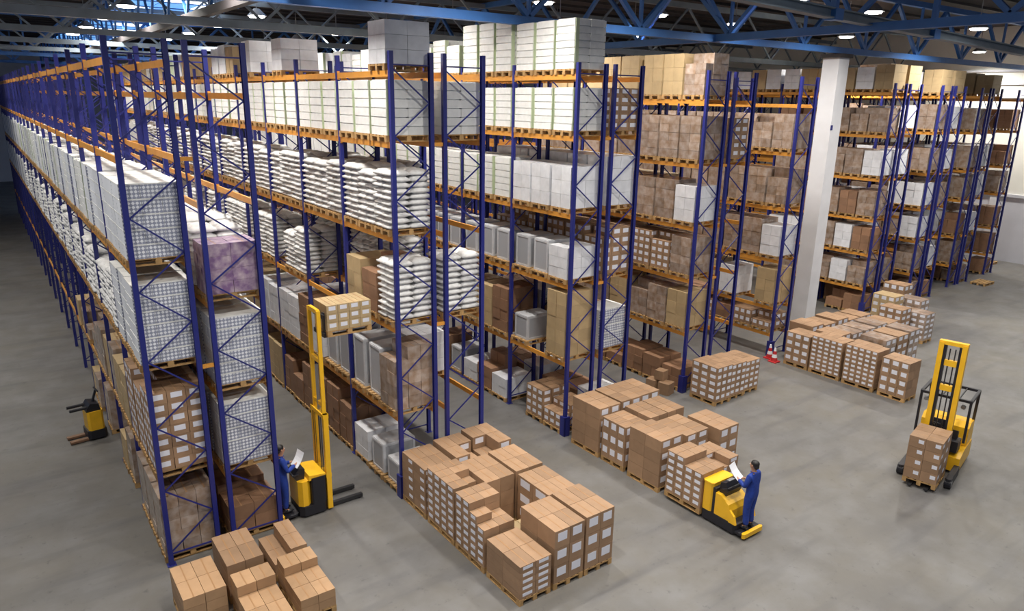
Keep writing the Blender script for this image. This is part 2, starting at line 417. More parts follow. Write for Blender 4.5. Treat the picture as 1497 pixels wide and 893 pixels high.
def sack_into(m, x0, x1, y0, y1, z0, z1, rnd):
    nx, ny = 5, 5; cx, cy = (x0+x1)/2, (y0+y1)/2; hx, hy, hz = (x1-x0)/2, (y1-y0)/2, (z1-z0)/2; zc = (z0+z1)/2
    vs = []; fs = []
    ph = rnd.random()*6
    for s in (1, -1):
        for j in range(ny+1):
            for i in range(nx+1):
                u, v = -1+2*i/nx, -1+2*j/ny
                edge = (1-abs(u)**4)*(1-abs(v)**4)
                th = hz*(.28+.72*edge**.5)
                px = cx+hx*u*(1-.05*abs(v)**3); py = cy+hy*v*(1-.05*abs(u)**3)
                vs.append((px, py, zc-hz*.25*(1-edge)+s*th*(1+.08*math.sin(ph+5*u+3*v))))
    n = (nx+1)*(ny+1)
    for s in (0, 1):
        for j in range(ny):
            for i in range(nx):
                q = [s*n+j*(nx+1)+i, s*n+j*(nx+1)+i+1, s*n+(j+1)*(nx+1)+i+1, s*n+(j+1)*(nx+1)+i]
                fs.append(tuple(q) if s == 0 else tuple(q[::-1]))
    ring = [i for i in range(nx+1)] + [j*(nx+1)+nx for j in range(1, ny+1)] + [ny*(nx+1)+i for i in range(nx-1, -1, -1)] + [j*(nx+1) for j in range(ny-1, 0, -1)]
    for a, b in zip(ring, ring[1:]+ring[:1]): fs.append((b, a, a+n, b+n))
    m.add(vs, fs, 'sack')

# kind: (part name, nx, ny, layer height, jitter)
KIND = {
 'sack':   ('sack', 2, 2, .142, .014),
 'wcart':  ('carton', 2, 1, .19, .006),
 'crate':  ('crate', 3, 2, .27, .002),
 'brown':  ('carton', 3, 2, .30, .006),
 'blabel': ('carton', 3, 3, .25, .004),
 'tan':    ('carton', 2, 2, .42, .006),
 'dark':   ('carton', 2, 2, .34, .012),
 'purple': ('carton', 2, 3, .30, .006),
 'greybox':('white_case', 1, 1, .99, .01),
 'wrapw':  ('carton', 2, 2, .34, .006),
}
DESC = {'sack': 'white sacks', 'wcart': 'white cartons', 'crate': 'pale crates', 'brown': 'wrapped brown cartons', 'blabel': 'labelled brown cartons',
 'tan': 'tan cartons', 'dark': 'dark brown cartons', 'purple': 'purple printed cartons', 'greybox': 'grey case', 'wrapw': 'white wrapped goods'}
NAME = {'sack': 'sack_pallet', 'wcart': 'white_carton_pallet', 'crate': 'crate_pallet', 'brown': 'brown_carton_pallet', 'blabel': 'labelled_carton_pallet',
 'tan': 'tan_carton_pallet', 'dark': 'dark_carton_pallet', 'purple': 'printed_carton_pallet', 'greybox': 'grey_case_pallet', 'wrapw': 'wrapped_pallet'}
def piece_into(m, kind, x0, x1, y0, y1, z0, z1, rnd):
    if kind == 'sack': sack_into(m, x0-.01, x1+.01, y0-.01, y1+.01, z0-.008, z1+.012, rnd)
    elif kind == 'wcart':
        m.box(x0, x1, y0, y1, z0, z1-.02, 'white_carton'); m.box(x0+.03, x1-.03, y0+.03, y1-.03, z1-.02, z1, 'white_carton')
    elif kind == 'crate':
        m.box(x0, x1, y0, y1, z0, z1-.03, 'crate'); m.box(x0-.006, x1+.006, y0-.006, y1+.006, z1-.03, z1-.004, 'white_carton')
    elif kind == 'brown': carton_into(m, x0, x1, y0, y1, z0, z1-.004, '', 'film_brown')
    elif kind == 'blabel': carton_into(m, x0, x1, y0, y1, z0, z1-.004, 'xy', 'cardboard')
    elif kind == 'tan': carton_into(m, x0, x1, y0, y1, z0, z1-.004, '', 'cardboard_tan')
    elif kind == 'dark': carton_into(m, x0, x1, y0, y1, z0, z1-.004, '', 'cardboard_dark')
    elif kind == 'purple': carton_into(m, x0, x1, y0, y1, z0, z1-.004, '', 'purple')
    elif kind == 'wrapw': m.box(x0, x1, y0, y1, z0, z1-.006, 'film_white')
    elif kind == 'greybox':
        m.box(x0, x1, y0, y1, z0, z1, 'grey_panel'); t = .06; e = .012
        for sx, xs in ((-1, x0), (1, x1)):
            a, b = (xs-e, xs) if sx < 0 else (xs, xs+e)
            m.box(a, b, y0, y0+t, z0, z1, 'grey_box'); m.box(a, b, y1-t, y1, z0, z1, 'grey_box'); m.box(a, b, y0+t, y1-t, z1-t, z1, 'grey_box'); m.box(a, b, y0+t, y1-t, z0, z0+t, 'grey_box')
        for sy, ys in ((-1, y0), (1, y1)):
            a, b = (ys-e, ys) if sy < 0 else (ys, ys+e)
            m.box(x0, x0+t, a, b, z0, z1, 'grey_box'); m.box(x1-t, x1, a, b, z0, z1, 'grey_box'); m.box(x0+t, x1-t, a, b, z1-t, z1, 'grey_box'); m.box(x0+t, x1-t, a, b, z0, z0+t, 'grey_box')
        m.box(x0, x1, y0, y1, z1, z1+.02, 'grey_box')
LOADC = {}
def load_pieces(kind, h, dx, dy, var):
    """cells of one palletised load above the pallet (local origin at pallet base centre)"""
    pn, nx, ny, lh, j = KIND[kind]; rnd = random.Random(hash((kind, round(h, 2), var)) & 0xffff) if False else random.Random(int(h*100)*31+var*7+len(kind))
    n = max(1, round((h-.145)/lh)); lh = (h-.145)/n; out = []
    for k in range(n):
        for a in range(nx):
            for b in range(ny):
                if kind in ('brown', 'blabel', 'dark') and k == n-1 and var == 2 and a == 0: continue
                ox, oy = rnd.uniform(-j, j), rnd.uniform(-j, j); g = .004
                if kind == 'sack': ox *= 1.6; oy *= 1.6
                out.append((-dx/2+a*dx/nx+g+ox, -dx/2+(a+1)*dx/nx-g+ox, -dy/2+b*dy/ny+g+oy, -dy/2+(b+1)*dy/ny-g+oy, .146+k*lh, .146+(k+1)*lh))
    return out
def joined_load(kind, h, dx, dy, var):
    key = (kind, round(h, 2), dx, dy, var)
    if key not in LOADC:
        m = MB(); rnd = random.Random(var+3); m.smooth = kind == 'sack'
        for b in load_pieces(kind, h, dx, dy, var): piece_into(m, kind, *b, rnd)
        LOADC[key] = m.mesh(KIND[kind][0]+'_stack')
    return LOADC[key]
PIECE = {}
def piece_mesh(kind, d):
    key = (kind, tuple(round(v, 3) for v in d))
    if key not in PIECE:
        m = MB(); m.smooth = kind == 'sack'; piece_into(m, kind, -d[0]/2, d[0]/2, -d[1]/2, d[1]/2, 0, d[2], random.Random(len(PIECE)))
        PIECE[key] = m.mesh(KIND[kind][0])
    return PIECE[key]
def unit_load(kind, h, loc, label, dx=1.1, dy=.84, near=False, var=0, rz=0, pdx=1.15, pdy=.82, group='pallet loads on the racks'):
    t = thing(NAME[kind], label, 'pallet load', loc, rz, group)
    obj('pallet', pallet_joined(pdx, pdy), t)
    if kind == 'wcart':
        for sy in (-1, 1): obj('gap_tint_strip', boxmesh((.12, .012, round(h-.16, 2)), 'green_tint', 'gap_tint_strip'), t, (-dx/2+.07, sy*(dy/2+.018), .15))  # added green strips that tint the shaded gaps between white loads
    if near:
        for (a, b, c, d, e, f) in load_pieces(kind, h, dx, dy, var):
            obj(KIND[kind][0], piece_mesh(kind, (b-a, d-c, f-e)), t, ((a+b)/2, (c+d)/2, e))
    else:
        obj(KIND[kind][0]+'_stack', joined_load(kind, h, dx, dy, var), t, kind='stuff')
    return t

LVN = ['on floor', 'first shelf up', 'second shelf up', 'third shelf up', 'fourth shelf up', 'fifth shelf up', 'sixth shelf up']
POSN = ['near', 'middle', 'far']; NUM = ['one', 'two', 'three', 'four', 'five', 'six', 'seven', 'eight', 'nine', 'ten', 'eleven', 'twelve', 'thirteen', 'fourteen']
def fill(r, li, bays, fn, near_bays=1):
    x0, y0, nb, dep, lv = ROWS[r]
    z = 0 if li == 0 else lv[li-1]+.066
    for b in bays:
        for p in range(3):
            s = fn(b, p)
            if not s: continue
            kind, h = s
            y = y0 + b*BAY + BAY/2 + (p-1)*.905
            if kind in ('sack', 'wrapw'): h += R_.choice((-.08, 0, 0))
            lab = f"{DESC[kind]}, {LVN[li]}, bay {NUM[b]}, {POSN[p]}, {ROWORD[r]} rack row from left"
            unit_load(kind, round(h, 2), (x0+dep/2+R_.uniform(-.02, .02), y, z+.001), lab, near=(b < near_bays and not (p == 2 and b > 0)), var=R_.randrange(3), dx=1.1 if kind != 'greybox' else .95, dy={'greybox': .66, 'wcart': .77, 'sack': .85}.get(kind, .84))
def ch(*opts):
    return lambda b, p: R_.choice(opts)
B = range
# leftmost double row
fill('1a', 0, B(0, 4), lambda b, p: ('brown', 1.55) if b == 0 else R_.choice([('brown', 1.4), ('dark', 1.3), ('tan', 1.0), None]))
fill('1a', 1, B(0, 5), lambda b, p: ('blabel', 1.9) if b == 0 else R_.choice([('brown', 1.5), ('tan', 1.4), ('brown', 1.3)]) if b < 3 else R_.choice([('tan', 1.0), ('brown', .8), None]))
fill('1a', 2, B(0, 12), lambda b, p: ('crate', 1.8) if b == 0 else R_.choice([('sack', 1.5), ('sack', 1.65), ('sack', 1.35)]))
fill('1a', 3, B(0, 12), lambda b, p: ('crate', 1.6) if b < 2 else R_.choice([('crate', 1.6), ('wcart', 1.55), ('wcart', 1.6)]))
fill('1b', 0, B(0, 2), lambda b, p: ('dark', [.85, 1.0, 1.1][p]))
fill('1b', 1, B(0, 2), lambda b, p: ('crate', 1.6))
fill('1b', 2, B(0, 2), lambda b, p: ('crate', 1.65))
fill('1b', 3, B(0, 3), lambda b, p: ('purple', 1.2) if (b, p) == (0, 0) else ('sack', 1.5))
# second double row
fill('2a', 0, B(0, 8), lambda b, p: [('greybox', .75), ('greybox', .95), ('wrapw', 1.1)][p] if b == 0 else R_.choice([('dark', 1.6), ('tan', 1.5), ('brown', 1.7), ('dark', 1.3)]))
fill('2a', 1, B(0, 8), lambda b, p: ('brown', 1.75) if (b, p) == (0, 0) else ('greybox', 1.45) if b == 0 or (b == 1 and p < 2) else R_.choice([('dark', 1.7), ('wrapw', 1.5), ('tan', 1.6)]))
fill('2a', 2, B(0, 8), lambda b, p: [('sack', 1.68), ('dark', 1.5), ('tan', 1.35)][p] if b == 0 else None if b == 1 else [('sack', 1.5), ('sack', 1.35), None][p] if b == 2 else R_.choice([('sack', 1.5), ('sack', 1.3), None]), 1)
fill('2a', 3, B(0, 10), lambda b, p: ('sack', 1.5))
fill('2a', 4, B(0, 10), lambda b, p: ('wcart', 1.34))
fill('2a', 5, B(0, 8), lambda b, p: (('wrapw', 1.05) if p == 0 else None) if b == 0 else None if b in (1,) or (b == 2 and p == 0) else R_.choice([('wcart', 1.05), ('wrapw', 1.1), ('tan', 1.0), None]))
fill('2b', 4, B(0, 3), lambda b, p: ('wcart', 1.34))
fill('2b', 3, B(1, 3), lambda b, p: ('sack', 1.4))
fill('2b', 2, B(0, 3), lambda b, p: ('sack', 1.68) if b == 0 and p < 1 else None if b == 0 else ('sack', 1.5))
fill('2b', 1, B(0, 3), lambda b, p: None if b == 0 and p < 2 else ('wrapw', 1.4))
fill('2b', 0, B(2, 4), lambda b, p: ('dark', 1.2))
# third double row
fill('3a', 0, B(0, 5), lambda b, p: [('blabel', .85), ('blabel', 1.1), None][p] if b == 0 else R_.choice([('wrapw', .9), ('dark', 1.3), ('greybox', 1.0), None]))
fill('3a', 1, B(0, 5), lambda b, p: [('tan', 2.1), None, ('greybox', .9)][p] if b == 0 else R_.choice([('dark', 1.6), ('tan', 1.5), ('wrapw', .7), ('dark', 1.2)]))
fill('3a', 2, B(0, 5), lambda b, p: ('wrapw', 1.15) if (b, p) == (0, 0) else ('greybox', 1.1))
fill('3a', 3, B(0, 6), lambda b, p: ('wrapw', 1.38) if b == 0 else ('wcart', 1.35))
fill('3a', 4, B(0, 6), lambda b, p: ('wcart', 1.28))
fill('3a', 5, B(0, 7), lambda b, p: ('wcart', 1.42) if b == 0 else ('wcart', 1.55) if b == 1 else R_.choice([('wcart', 1.2), ('wrapw', 1.15), ('wcart', 1.0)]))
fill('3b', 4, B(0, 2), lambda b, p: ('blabel', 1.3))
fill('3b', 3, B(0, 2), lambda b, p: ('wrapw', 1.55))
fill('3b', 2, B(0, 2), lambda b, p: ('blabel', 1.5))
fill('3b', 1, B(0, 2), lambda b, p: ('crate', 1.4) if p == 0 else ('dark', 1.3))
fill('3b', 0, B(0, 2), lambda b, p: ('dark', .8) if p != 0 else ('wrapw', 1.0))
# fourth double row
fill('4a', 0, B(0, 3), lambda b, p: ('dark', [.8, .95, 1.0][p]))
fill('4a', 1, B(0, 3), lambda b, p: ('brown', 1.4) if p else ('tan', 1.4))
fill('4a', 2, B(0, 3), lambda b, p: ('brown', 1.38) if p == 0 else ('blabel', 1.38))
fill('4a', 3, B(0, 3), lambda b, p: ('wrapw', 1.4) if (b, p) == (0, 0) else ('brown', 1.45))
fill('4a', 4, B(0, 3), lambda b, p: ('brown', 1.5))
fill('4a', 5, B(0, 3), lambda b, p: ('tan', 1.42) if not (b == 0 and p == 0) else ('brown', 1.42))
fill('4b', 4, B(0, 2), lambda b, p: ('blabel', 1.45))
fill('4b', 3, B(0, 2), lambda b, p: ('tan', 1.4) if b else None)
fill('4b', 2, B(0, 2), lambda b, p: ('brown', 1.3) if b else None)
fill('4b', 1, B(0, 2), lambda b, p: ('dark', 1.2) if p else None)
# fifth row
fill('5a', 1, B(0, 3), lambda b, p: R_.choice([('dark', .7), ('blabel', .75)]))
fill('5a', 2, B(0, 3), lambda b, p: [('tan', 1.5), None, ('wrapw', 1.3)][p] if b == 0 else ('tan', 1.4))
fill('5a', 3, B(0, 3), lambda b, p: ('wrapw', 1.4) if (b, p) == (0, 0) else ('brown', 1.5))
fill('5a', 4, B(0, 3), lambda b, p: ('brown', 1.45))
fill('5a', 5, B(0, 3), lambda b, p: ('brown', 1.4))
# right hand rows
for r in ('6a', '6b', '7a', '7b', '8a', '8b', '9a'):
    nbv = 2
    for li in range(0, 6):
        fill(r, li, B(0, nbv), (lambda b, p: R_.choice([('brown', 1.2), ('dark', 1.2), ('brown', 1.3), ('wrapw', 1.25)]) if r.endswith('a') else R_.choice([('wrapw', 1.2), ('wrapw', 1.3), ('brown', 1.2), None])) if li else (lambda b, p: R_.choice([('dark', .9), ('brown', 1.0), None])), 1 if r in ('6a',) else 0)
    fill(r, 6, B(0, nbv+1), lambda b, p: R_.choice([('tan', 1.2), ('wrapw', 1.1), ('tan', 1.1), ('brown', 1.3)]) if r[0] in '678' and not (r == '8a' and b == 0) else None, 0)
fill('6a', 6, B(3, 6), lambda b, p: R_.choice([('tan', 1.2), ('wrapw', 1.0), None]), 0)
# the far ends of the first rows: rows of loads too small to count
def far_stuff(r, spec, label):
    x0, y0, nb, dep, lv = ROWS[r]; m = MB()
    for li, b0, mts, h in spec:
        z = (0 if li == 0 else lv[li-1]+.066)
        for b in range(b0, nb):
            for p in range(3):
                y = y0+b*BAY+BAY/2+(p-1)*.905; mt = R_.choice(mts); hh = h*R_.uniform(.85, 1.05)
                m.box(x0-.05, x0+dep+.05, y-.4, y+.4, z+.001, z+.14, 'pallet_wood'); m.box(x0-.04, x0+dep+.04, y-.42, y+.42, z+.145, z+hh, mt)
    o = obj('distant_pallet_loads', m.mesh('distant_pallet_loads')); tag(o, label, 'pallet loads'); o['kind'] = 'stuff'
far_stuff('1a', [(2, 12, ['crate', 'sack', 'white_carton'], 1.6), (3, 12, ['crate', 'white_carton'], 1.6)], 'distant pale pallet loads at the far end of the leftmost rack')
far_stuff('1b', [(2, 2, ['sack'], 1.5), (3, 3, ['sack', 'white_carton'], 1.5)], 'distant pale pallet loads deep inside the second rack row from left')
far_stuff('2a', [(0, 8, ['cardboard_dark', 'film_brown'], 1.5), (1, 8, ['cardboard_dark', 'white_carton'], 1.6), (2, 8, ['sack', 'film_brown'], 1.5), (3, 10, ['sack'], 1.5), (4, 10, ['white_carton'], 1.34), (5, 8, ['white_carton', 'cardboard_tan'], 1.0)], 'distant pallet loads at the far end of the sack rack')
far_stuff('3a', [(0, 5, ['cardboard_dark'], 1.3), (1, 5, ['cardboard_dark', 'film_brown'], 1.5), (2, 5, ['grey_box'], 1.1), (3, 6, ['white_carton'], 1.35), (4, 6, ['white_carton'], 1.28)], 'distant pallet loads at the far end of the middle white rack')

# ------------------------------------------------------------------ loose cartons stacked on floor pallets
CART = {}
def carton_mesh(d, style, mt='cardboard', seam='y'):
    k = (tuple(round(v, 3) for v in d), style, mt, seam)
    if k not in CART:
        m = MB(); carton_into(m, -d[0]/2, d[0]/2, -d[1]/2, d[1]/2, 0, d[2], style, mt, seam=seam); CART[k] = m.mesh('carton')
    return CART[k]
def floor_pallet(x0, x1, y0, y1, label, group):
    t = thing('wooden_pallet', label, 'pallet', ((x0+x1)/2, (y0+y1)/2, .001), 0, group); put_pallet(t, x1-x0, y1-y0); return t
def stack(x0, x1, y0, y1, h, nx, ny, nz, style, where, group, mt='cardboard', drop=(), shell=True, seam='y', pallet=True, z0=.147):
    if pallet: floor_pallet(x0, x1, y0, y1, f'wooden pallet under the {where}', 'floor pallets')
    else: z0 = .002
    cx, cy, cz = (x1-x0)/nx, (y1-y0)/ny, (h-z0)/nz
    me = carton_mesh((cx-.008, cy-.008, cz-.006), style, mt, seam)
    for k in range(nz):
        for i in range(nx):
            for j in range(ny):
                if (i, j, k) in drop: continue
                o = obj('carton', me, None, (x0+(i+.5)*cx+R_.uniform(-.0012, .0012), y0+(j+.5)*cy+R_.uniform(-.0012, .0012), z0+k*cz), 0)
                ly = 'top' if k == nz-1 else 'bottom' if k == 0 else ORD[k]
                jy = 'front' if j == 0 else 'back' if j == ny-1 else ORD[j]
                tag(o, f"carton, {ly} layer, {jy} {'left' if i == 0 else 'right'}, in the {where}", 'carton', group)
G = 'floor carton stacks before the sack rack'
X1, X2, X3 = (7.45, 8.25), (8.33, 9.13), (9.18, 9.98)
Y1, Y2, Y3, Y4 = (9.76, 10.94), (11.04, 12.2), (12.26, 13.46), (13.56, 14.72)
stack(*X1, *Y1, .92, 2, 2, 5, 'y', 'low stack nearest the camera', G+' a', 'cardboard')
stack(*X2, *Y1, 1.39, 2, 2, 3, 'y', 'tall front stack beside the low one', G+' b', 'cardboard')
stack(*X3, *Y1, 1.42, 2, 2, 3, 'y', 'front right corner stack of the centre group', G+' c', 'cardboard')
stack(*X1, *Y2, 1.42, 2, 4, 7, 'x', 'stepped stack behind the low front one', G+' d', 'cardboard', drop={(i, j, k) for i in (0, 1) for j in (0, 1) for k in (5, 6) if not (i == 0 and j == 1 and k == 5)})
stack(*X2, *Y2, .55, 2, 2, 1, '', 'hollow of the centre group', G+' e', 'cardboard_tan', drop={(0, 1, 0), (1, 1, 0)})
stack(*X3, *Y2, 1.32, 2, 2, 3, 'x', 'right edge stack behind the corner one', G+' f', 'cardboard')
stack(*X1, *Y3, 1.46, 2, 4, 7, 'x', 'third stack along the aisle side', G+' g', 'cardboard', drop={(1, 0, 6), (1, 0, 5), (1, 1, 6)})
stack(*X2, *Y3, 1.33, 2, 2, 3, '', 'plain stack beyond the hollow of the centre group', G+' h', 'cardboard')
stack(*X3, *Y3, 1.36, 2, 2, 3, '', 'stack beyond the hollow on the right edge', G+' i', 'cardboard')
stack(*X1, *Y4, 1.33, 2, 2, 5, 'c', 'rear stack touching the blue post', G+' j', 'cardboard')
stack(*X2, *Y4, 1.40, 2, 2, 4, 'y', 'rear middle stack of the centre group', G+' k', 'cardboard', drop={(1, 0, 3)})
stack(*X3, *Y4, 1.46, 2, 2, 4, 'y', 'rear right stack of the centre group', G+' l', 'cardboard', drop={(0, 0, 3)})
G = 'floor carton stacks before the leftmost rack'
stack(1.84, 2.62, 12.66, 13.82, .80, 2, 2, 3, '', 'leftmost low stack at the bottom edge', G+' a', 'cardboard_mid')
stack(2.76, 3.48, 13.12, 14.3, .88, 2, 2, 3, '', 'low stack at the foot of the leftmost rack', G+' b', 'cardboard')
stack(2.76, 3.5, 11.5, 12.95, .80, 2, 3, 3, '', 'middle stack at the bottom edge', G+' c', 'cardboard_mid', drop={(i, j, 2) for i in (0, 1) for j in (0, 1)})
stack(3.74, 4.44, 13.3, 14.45, .66, 2, 2, 2, '', 'half height stack beside the stacker operator', G+' d', 'cardboard', drop={(0, 0, 1), (0, 1, 1)})
stack(3.72, 4.42, 11.75, 13.1, .72, 2, 3, 3, '', 'rightmost stack at the bottom edge', G+' e', 'cardboard_mid', drop={(i, j, 2) for i in (0, 1) for j in (0, 1)})

# ------------------------------------------------------------------ palletised carton loads on the floor (film wrapped, one unit each)
def floor_load(x0, x1, y0, y1, h, nx, ny, nz, style, label, mt='cardboard', drop=(), name='carton_pallet', group=None, rz=0, z=.001, seam='y', loc=None, pal=True):
    cxx, cyy = (x0+x1)/2, (y0+y1)/2
    t = thing(name, label, 'pallet load', loc or (cxx, cyy, z), rz, group)
    dx, dy = x1-x0, y1-y0
    if pal:
        po = obj('pallet', pallet_joined(dx, dy), t)
    cx, cy, cz = dx/nx, dy/ny, (h-.146)/nz; me = carton_mesh((cx-.008, cy-.008, cz-.006), style, mt, seam)
    for k in range(nz):
        for i in range(nx):
            for j in range(ny):
                if (i, j, k) in drop or (0 < i < nx-1 and 0 < j < ny-1 and k < nz-1): continue
                obj('carton', me, t, (-dx/2+(i+.5)*cx+R_.uniform(-.0012, .0012), -dy/2+(j+.5)*cy+R_.uniform(-.0012, .0012), .147+k*cz))
    return t
GC = 'carton pallets before the middle rack'
floor_load(13.04, 13.84, 13.56, 14.72, 1.5, 2, 2, 4, 'y', 'plain sided carton pallet at the foot of the middle blue post', group=GC, seam='x')
floor_load(13.92, 14.72, 13.6, 14.75, 1.5, 2, 2, 4, 'y', 'carton pallet second from the middle blue post', group=GC, seam='x')
floor_load(14.86, 15.66, 13.75, 14.9, 1.42, 2, 2, 4, 'y', 'carton pallet at the back right corner of the middle group', group=GC, seam='x')
floor_load(13.06, 13.86, 12.56, 13.46, 1.32, 2, 3, 3, 'xy', 'pallet with two label rows, second along the middle aisle', group=GC, seam='x')
floor_load(13.96, 14.64, 12.5, 13.5, 1.4, 2, 2, 4, '', 'wide topped carton pallet in the heart of the middle group', group=GC, seam='x')
floor_load(14.66, 15.34, 12.5, 13.5, 1.4, 2, 2, 4, '', 'carton pallet joining the wide top in the middle group', group=GC, seam='x')
floor_load(13.02, 13.84, 11.24, 12.36, 1.47, 2, 2, 4, 'y', 'plain tan carton pallet just ahead of the pallet truck load', group=GC, seam='x')
floor_load(14.06, 14.96, 11.3, 12.4, 1.32, 2, 2, 4, 'y', 'carton pallet beside the plain tan one', group=GC, seam='x')
floor_load(15.14, 15.94, 11.05, 12.2, 1.3, 2, 2, 3, 'y', 'carton pallet apart on the right of the middle group', group=GC, seam='x')
floor_load(13.0, 13.82, 9.86, 11.0, 1.28, 2, 4, 6, 'x', 'densely labelled carton pallet carried on the pallet truck forks', group=GC, drop={(i, j, k) for i in (0, 1) for j in (0, 1) for k in (5,)}, z=.085)
floor_load(13.96, 14.7, 10.1, 11.05, 1.1, 2, 2, 5, 'y', 'lower carton pallet behind the load on the truck', group=GC, drop={(0, 0, 4)})
GE = 'carton pallets before the brown rack'
for i, lb in enumerate(('labelled carton pallet at the left of three by the brown rack', 'labelled carton pallet between two others by the brown rack', 'labelled carton pallet at the right of three by the brown rack')):
    floor_load(18.74+i*.84, 19.54+i*.84, 14.02+.06*i, 15.1+.06*i, 1.36-.08*i, 3, 3, 5, 'xy', lb, group=GE)
GD = 'carton pallets around the white column'
dd = [('left end pallet with label bands by the red cones', 14.25, 15.25, 1.34, 3, 4, 'x'), ('second pallet of the right group, small labels all over', 12.95, 14.18, 1.46, 5, 8, 'x'),
      ('third pallet of the right group, small labels all over', 11.66, 12.84, 1.5, 5, 8, 'x'), ('front right pallet with three label bands near the reach truck', 10.55, 11.5, 1.42, 3, 4, 'x')]
for lb, ya, yb, h, ny, nz, st in dd: floor_load(24.42, 25.22, ya, yb, h, 2, ny, nz, st, 'carton '+lb, group=GD, mt='cardboard')
for c in range(1, 6):
    for k, (ya, yb) in enumerate(((14.9-.15, 15.9-.15), (13.6, 14.6), (12.3, 13.3), (11.6, 12.2))):
        if (k == 3) or (c == 5 and k == 2): continue
        xa = 24.42+c*.9
        floor_load(xa, xa+.8, ya, yb, 1.38+R_.uniform(-.14, .1), 2, 2, 4, 'y', f'carton pallet in column {NUM[c]}, row {NUM[k]} of the right group', group=GD, mt=R_.choice(['cardboard', 'cardboard', 'film_brown']))
for k, (xa, ya, h) in enumerate(((30.6, 13.9, 1.5), (31.5, 14.7, 1.75), (32.4, 14.0, 1.6), (31.5, 13.3, 1.3), (33.3, 15.2, 1.9))):
    floor_load(xa, xa+.8, ya, ya+1.0, h, 2, 3, 5, 'xy', ('carton pallet left of the rear pile', 'tall carton pallet in the rear pile', 'carton pallet right of the rear pile', 'low wrapped carton pallet before the rear pile', 'tallest carton pallet behind the rear pile')[k], group='rear carton pile', mt=('cardboard', 'cardboard_tan', 'film_brown', 'film_brown', 'cardboard')[k])
# flat pallets by the far right rack ends
for k, (x, y) in enumerate(((45.2, 16.3), (51.6, 18.6))):
    t = floor_pallet(x, x+1.2, y, y+.8, ('flat empty pallet before the far rack ends', 'flat empty pallet against the white wall')[k], 'empty pallets')

# leaning cartons by the brown rack post
for k, (x, y, s) in enumerate(((18.25, 15.75, .42), (18.2, 16.3, .38), (18.3, 16.05, .34))):
    o = obj('carton', carton_mesh((s, s, s), '', 'cardboard'), None, (x, y, .002 if k < 2 else .425), R_.uniform(.1, .6)); 
    tag(o, ('open brown carton by the blue post of the brown rack', 'second loose carton by the brown rack post', 'small carton atop two loose ones by the brown rack')[k], 'carton')

# ------------------------------------------------------------------ traffic cones
def cone(loc, label):
    t = thing('traffic_cone', label, 'cone', loc)
    m = MB(); m.box(-.17, .17, -.17, .17, 0, .04, 'red'); obj('base', m.mesh('cone_base'), t)
    m = MB(); rs = [.13, .105, .08, .055, .03]; zs = [.04, .19, .32, .45, .58]; mm = ['red', 'paper', 'red', 'paper']
    for i in range(4): m.cyl((0, 0, zs[i]), (0, 0, zs[i+1]), rs[i], mm[i], 14, rs[i+1])
    obj('body', m.mesh('cone_body'), t)
cone((24.25, 15.55, .001), 'red and white cone nearest the rack post'); cone((24.45, 15.45+.45, .001), 'red and white cone by the column cartons')

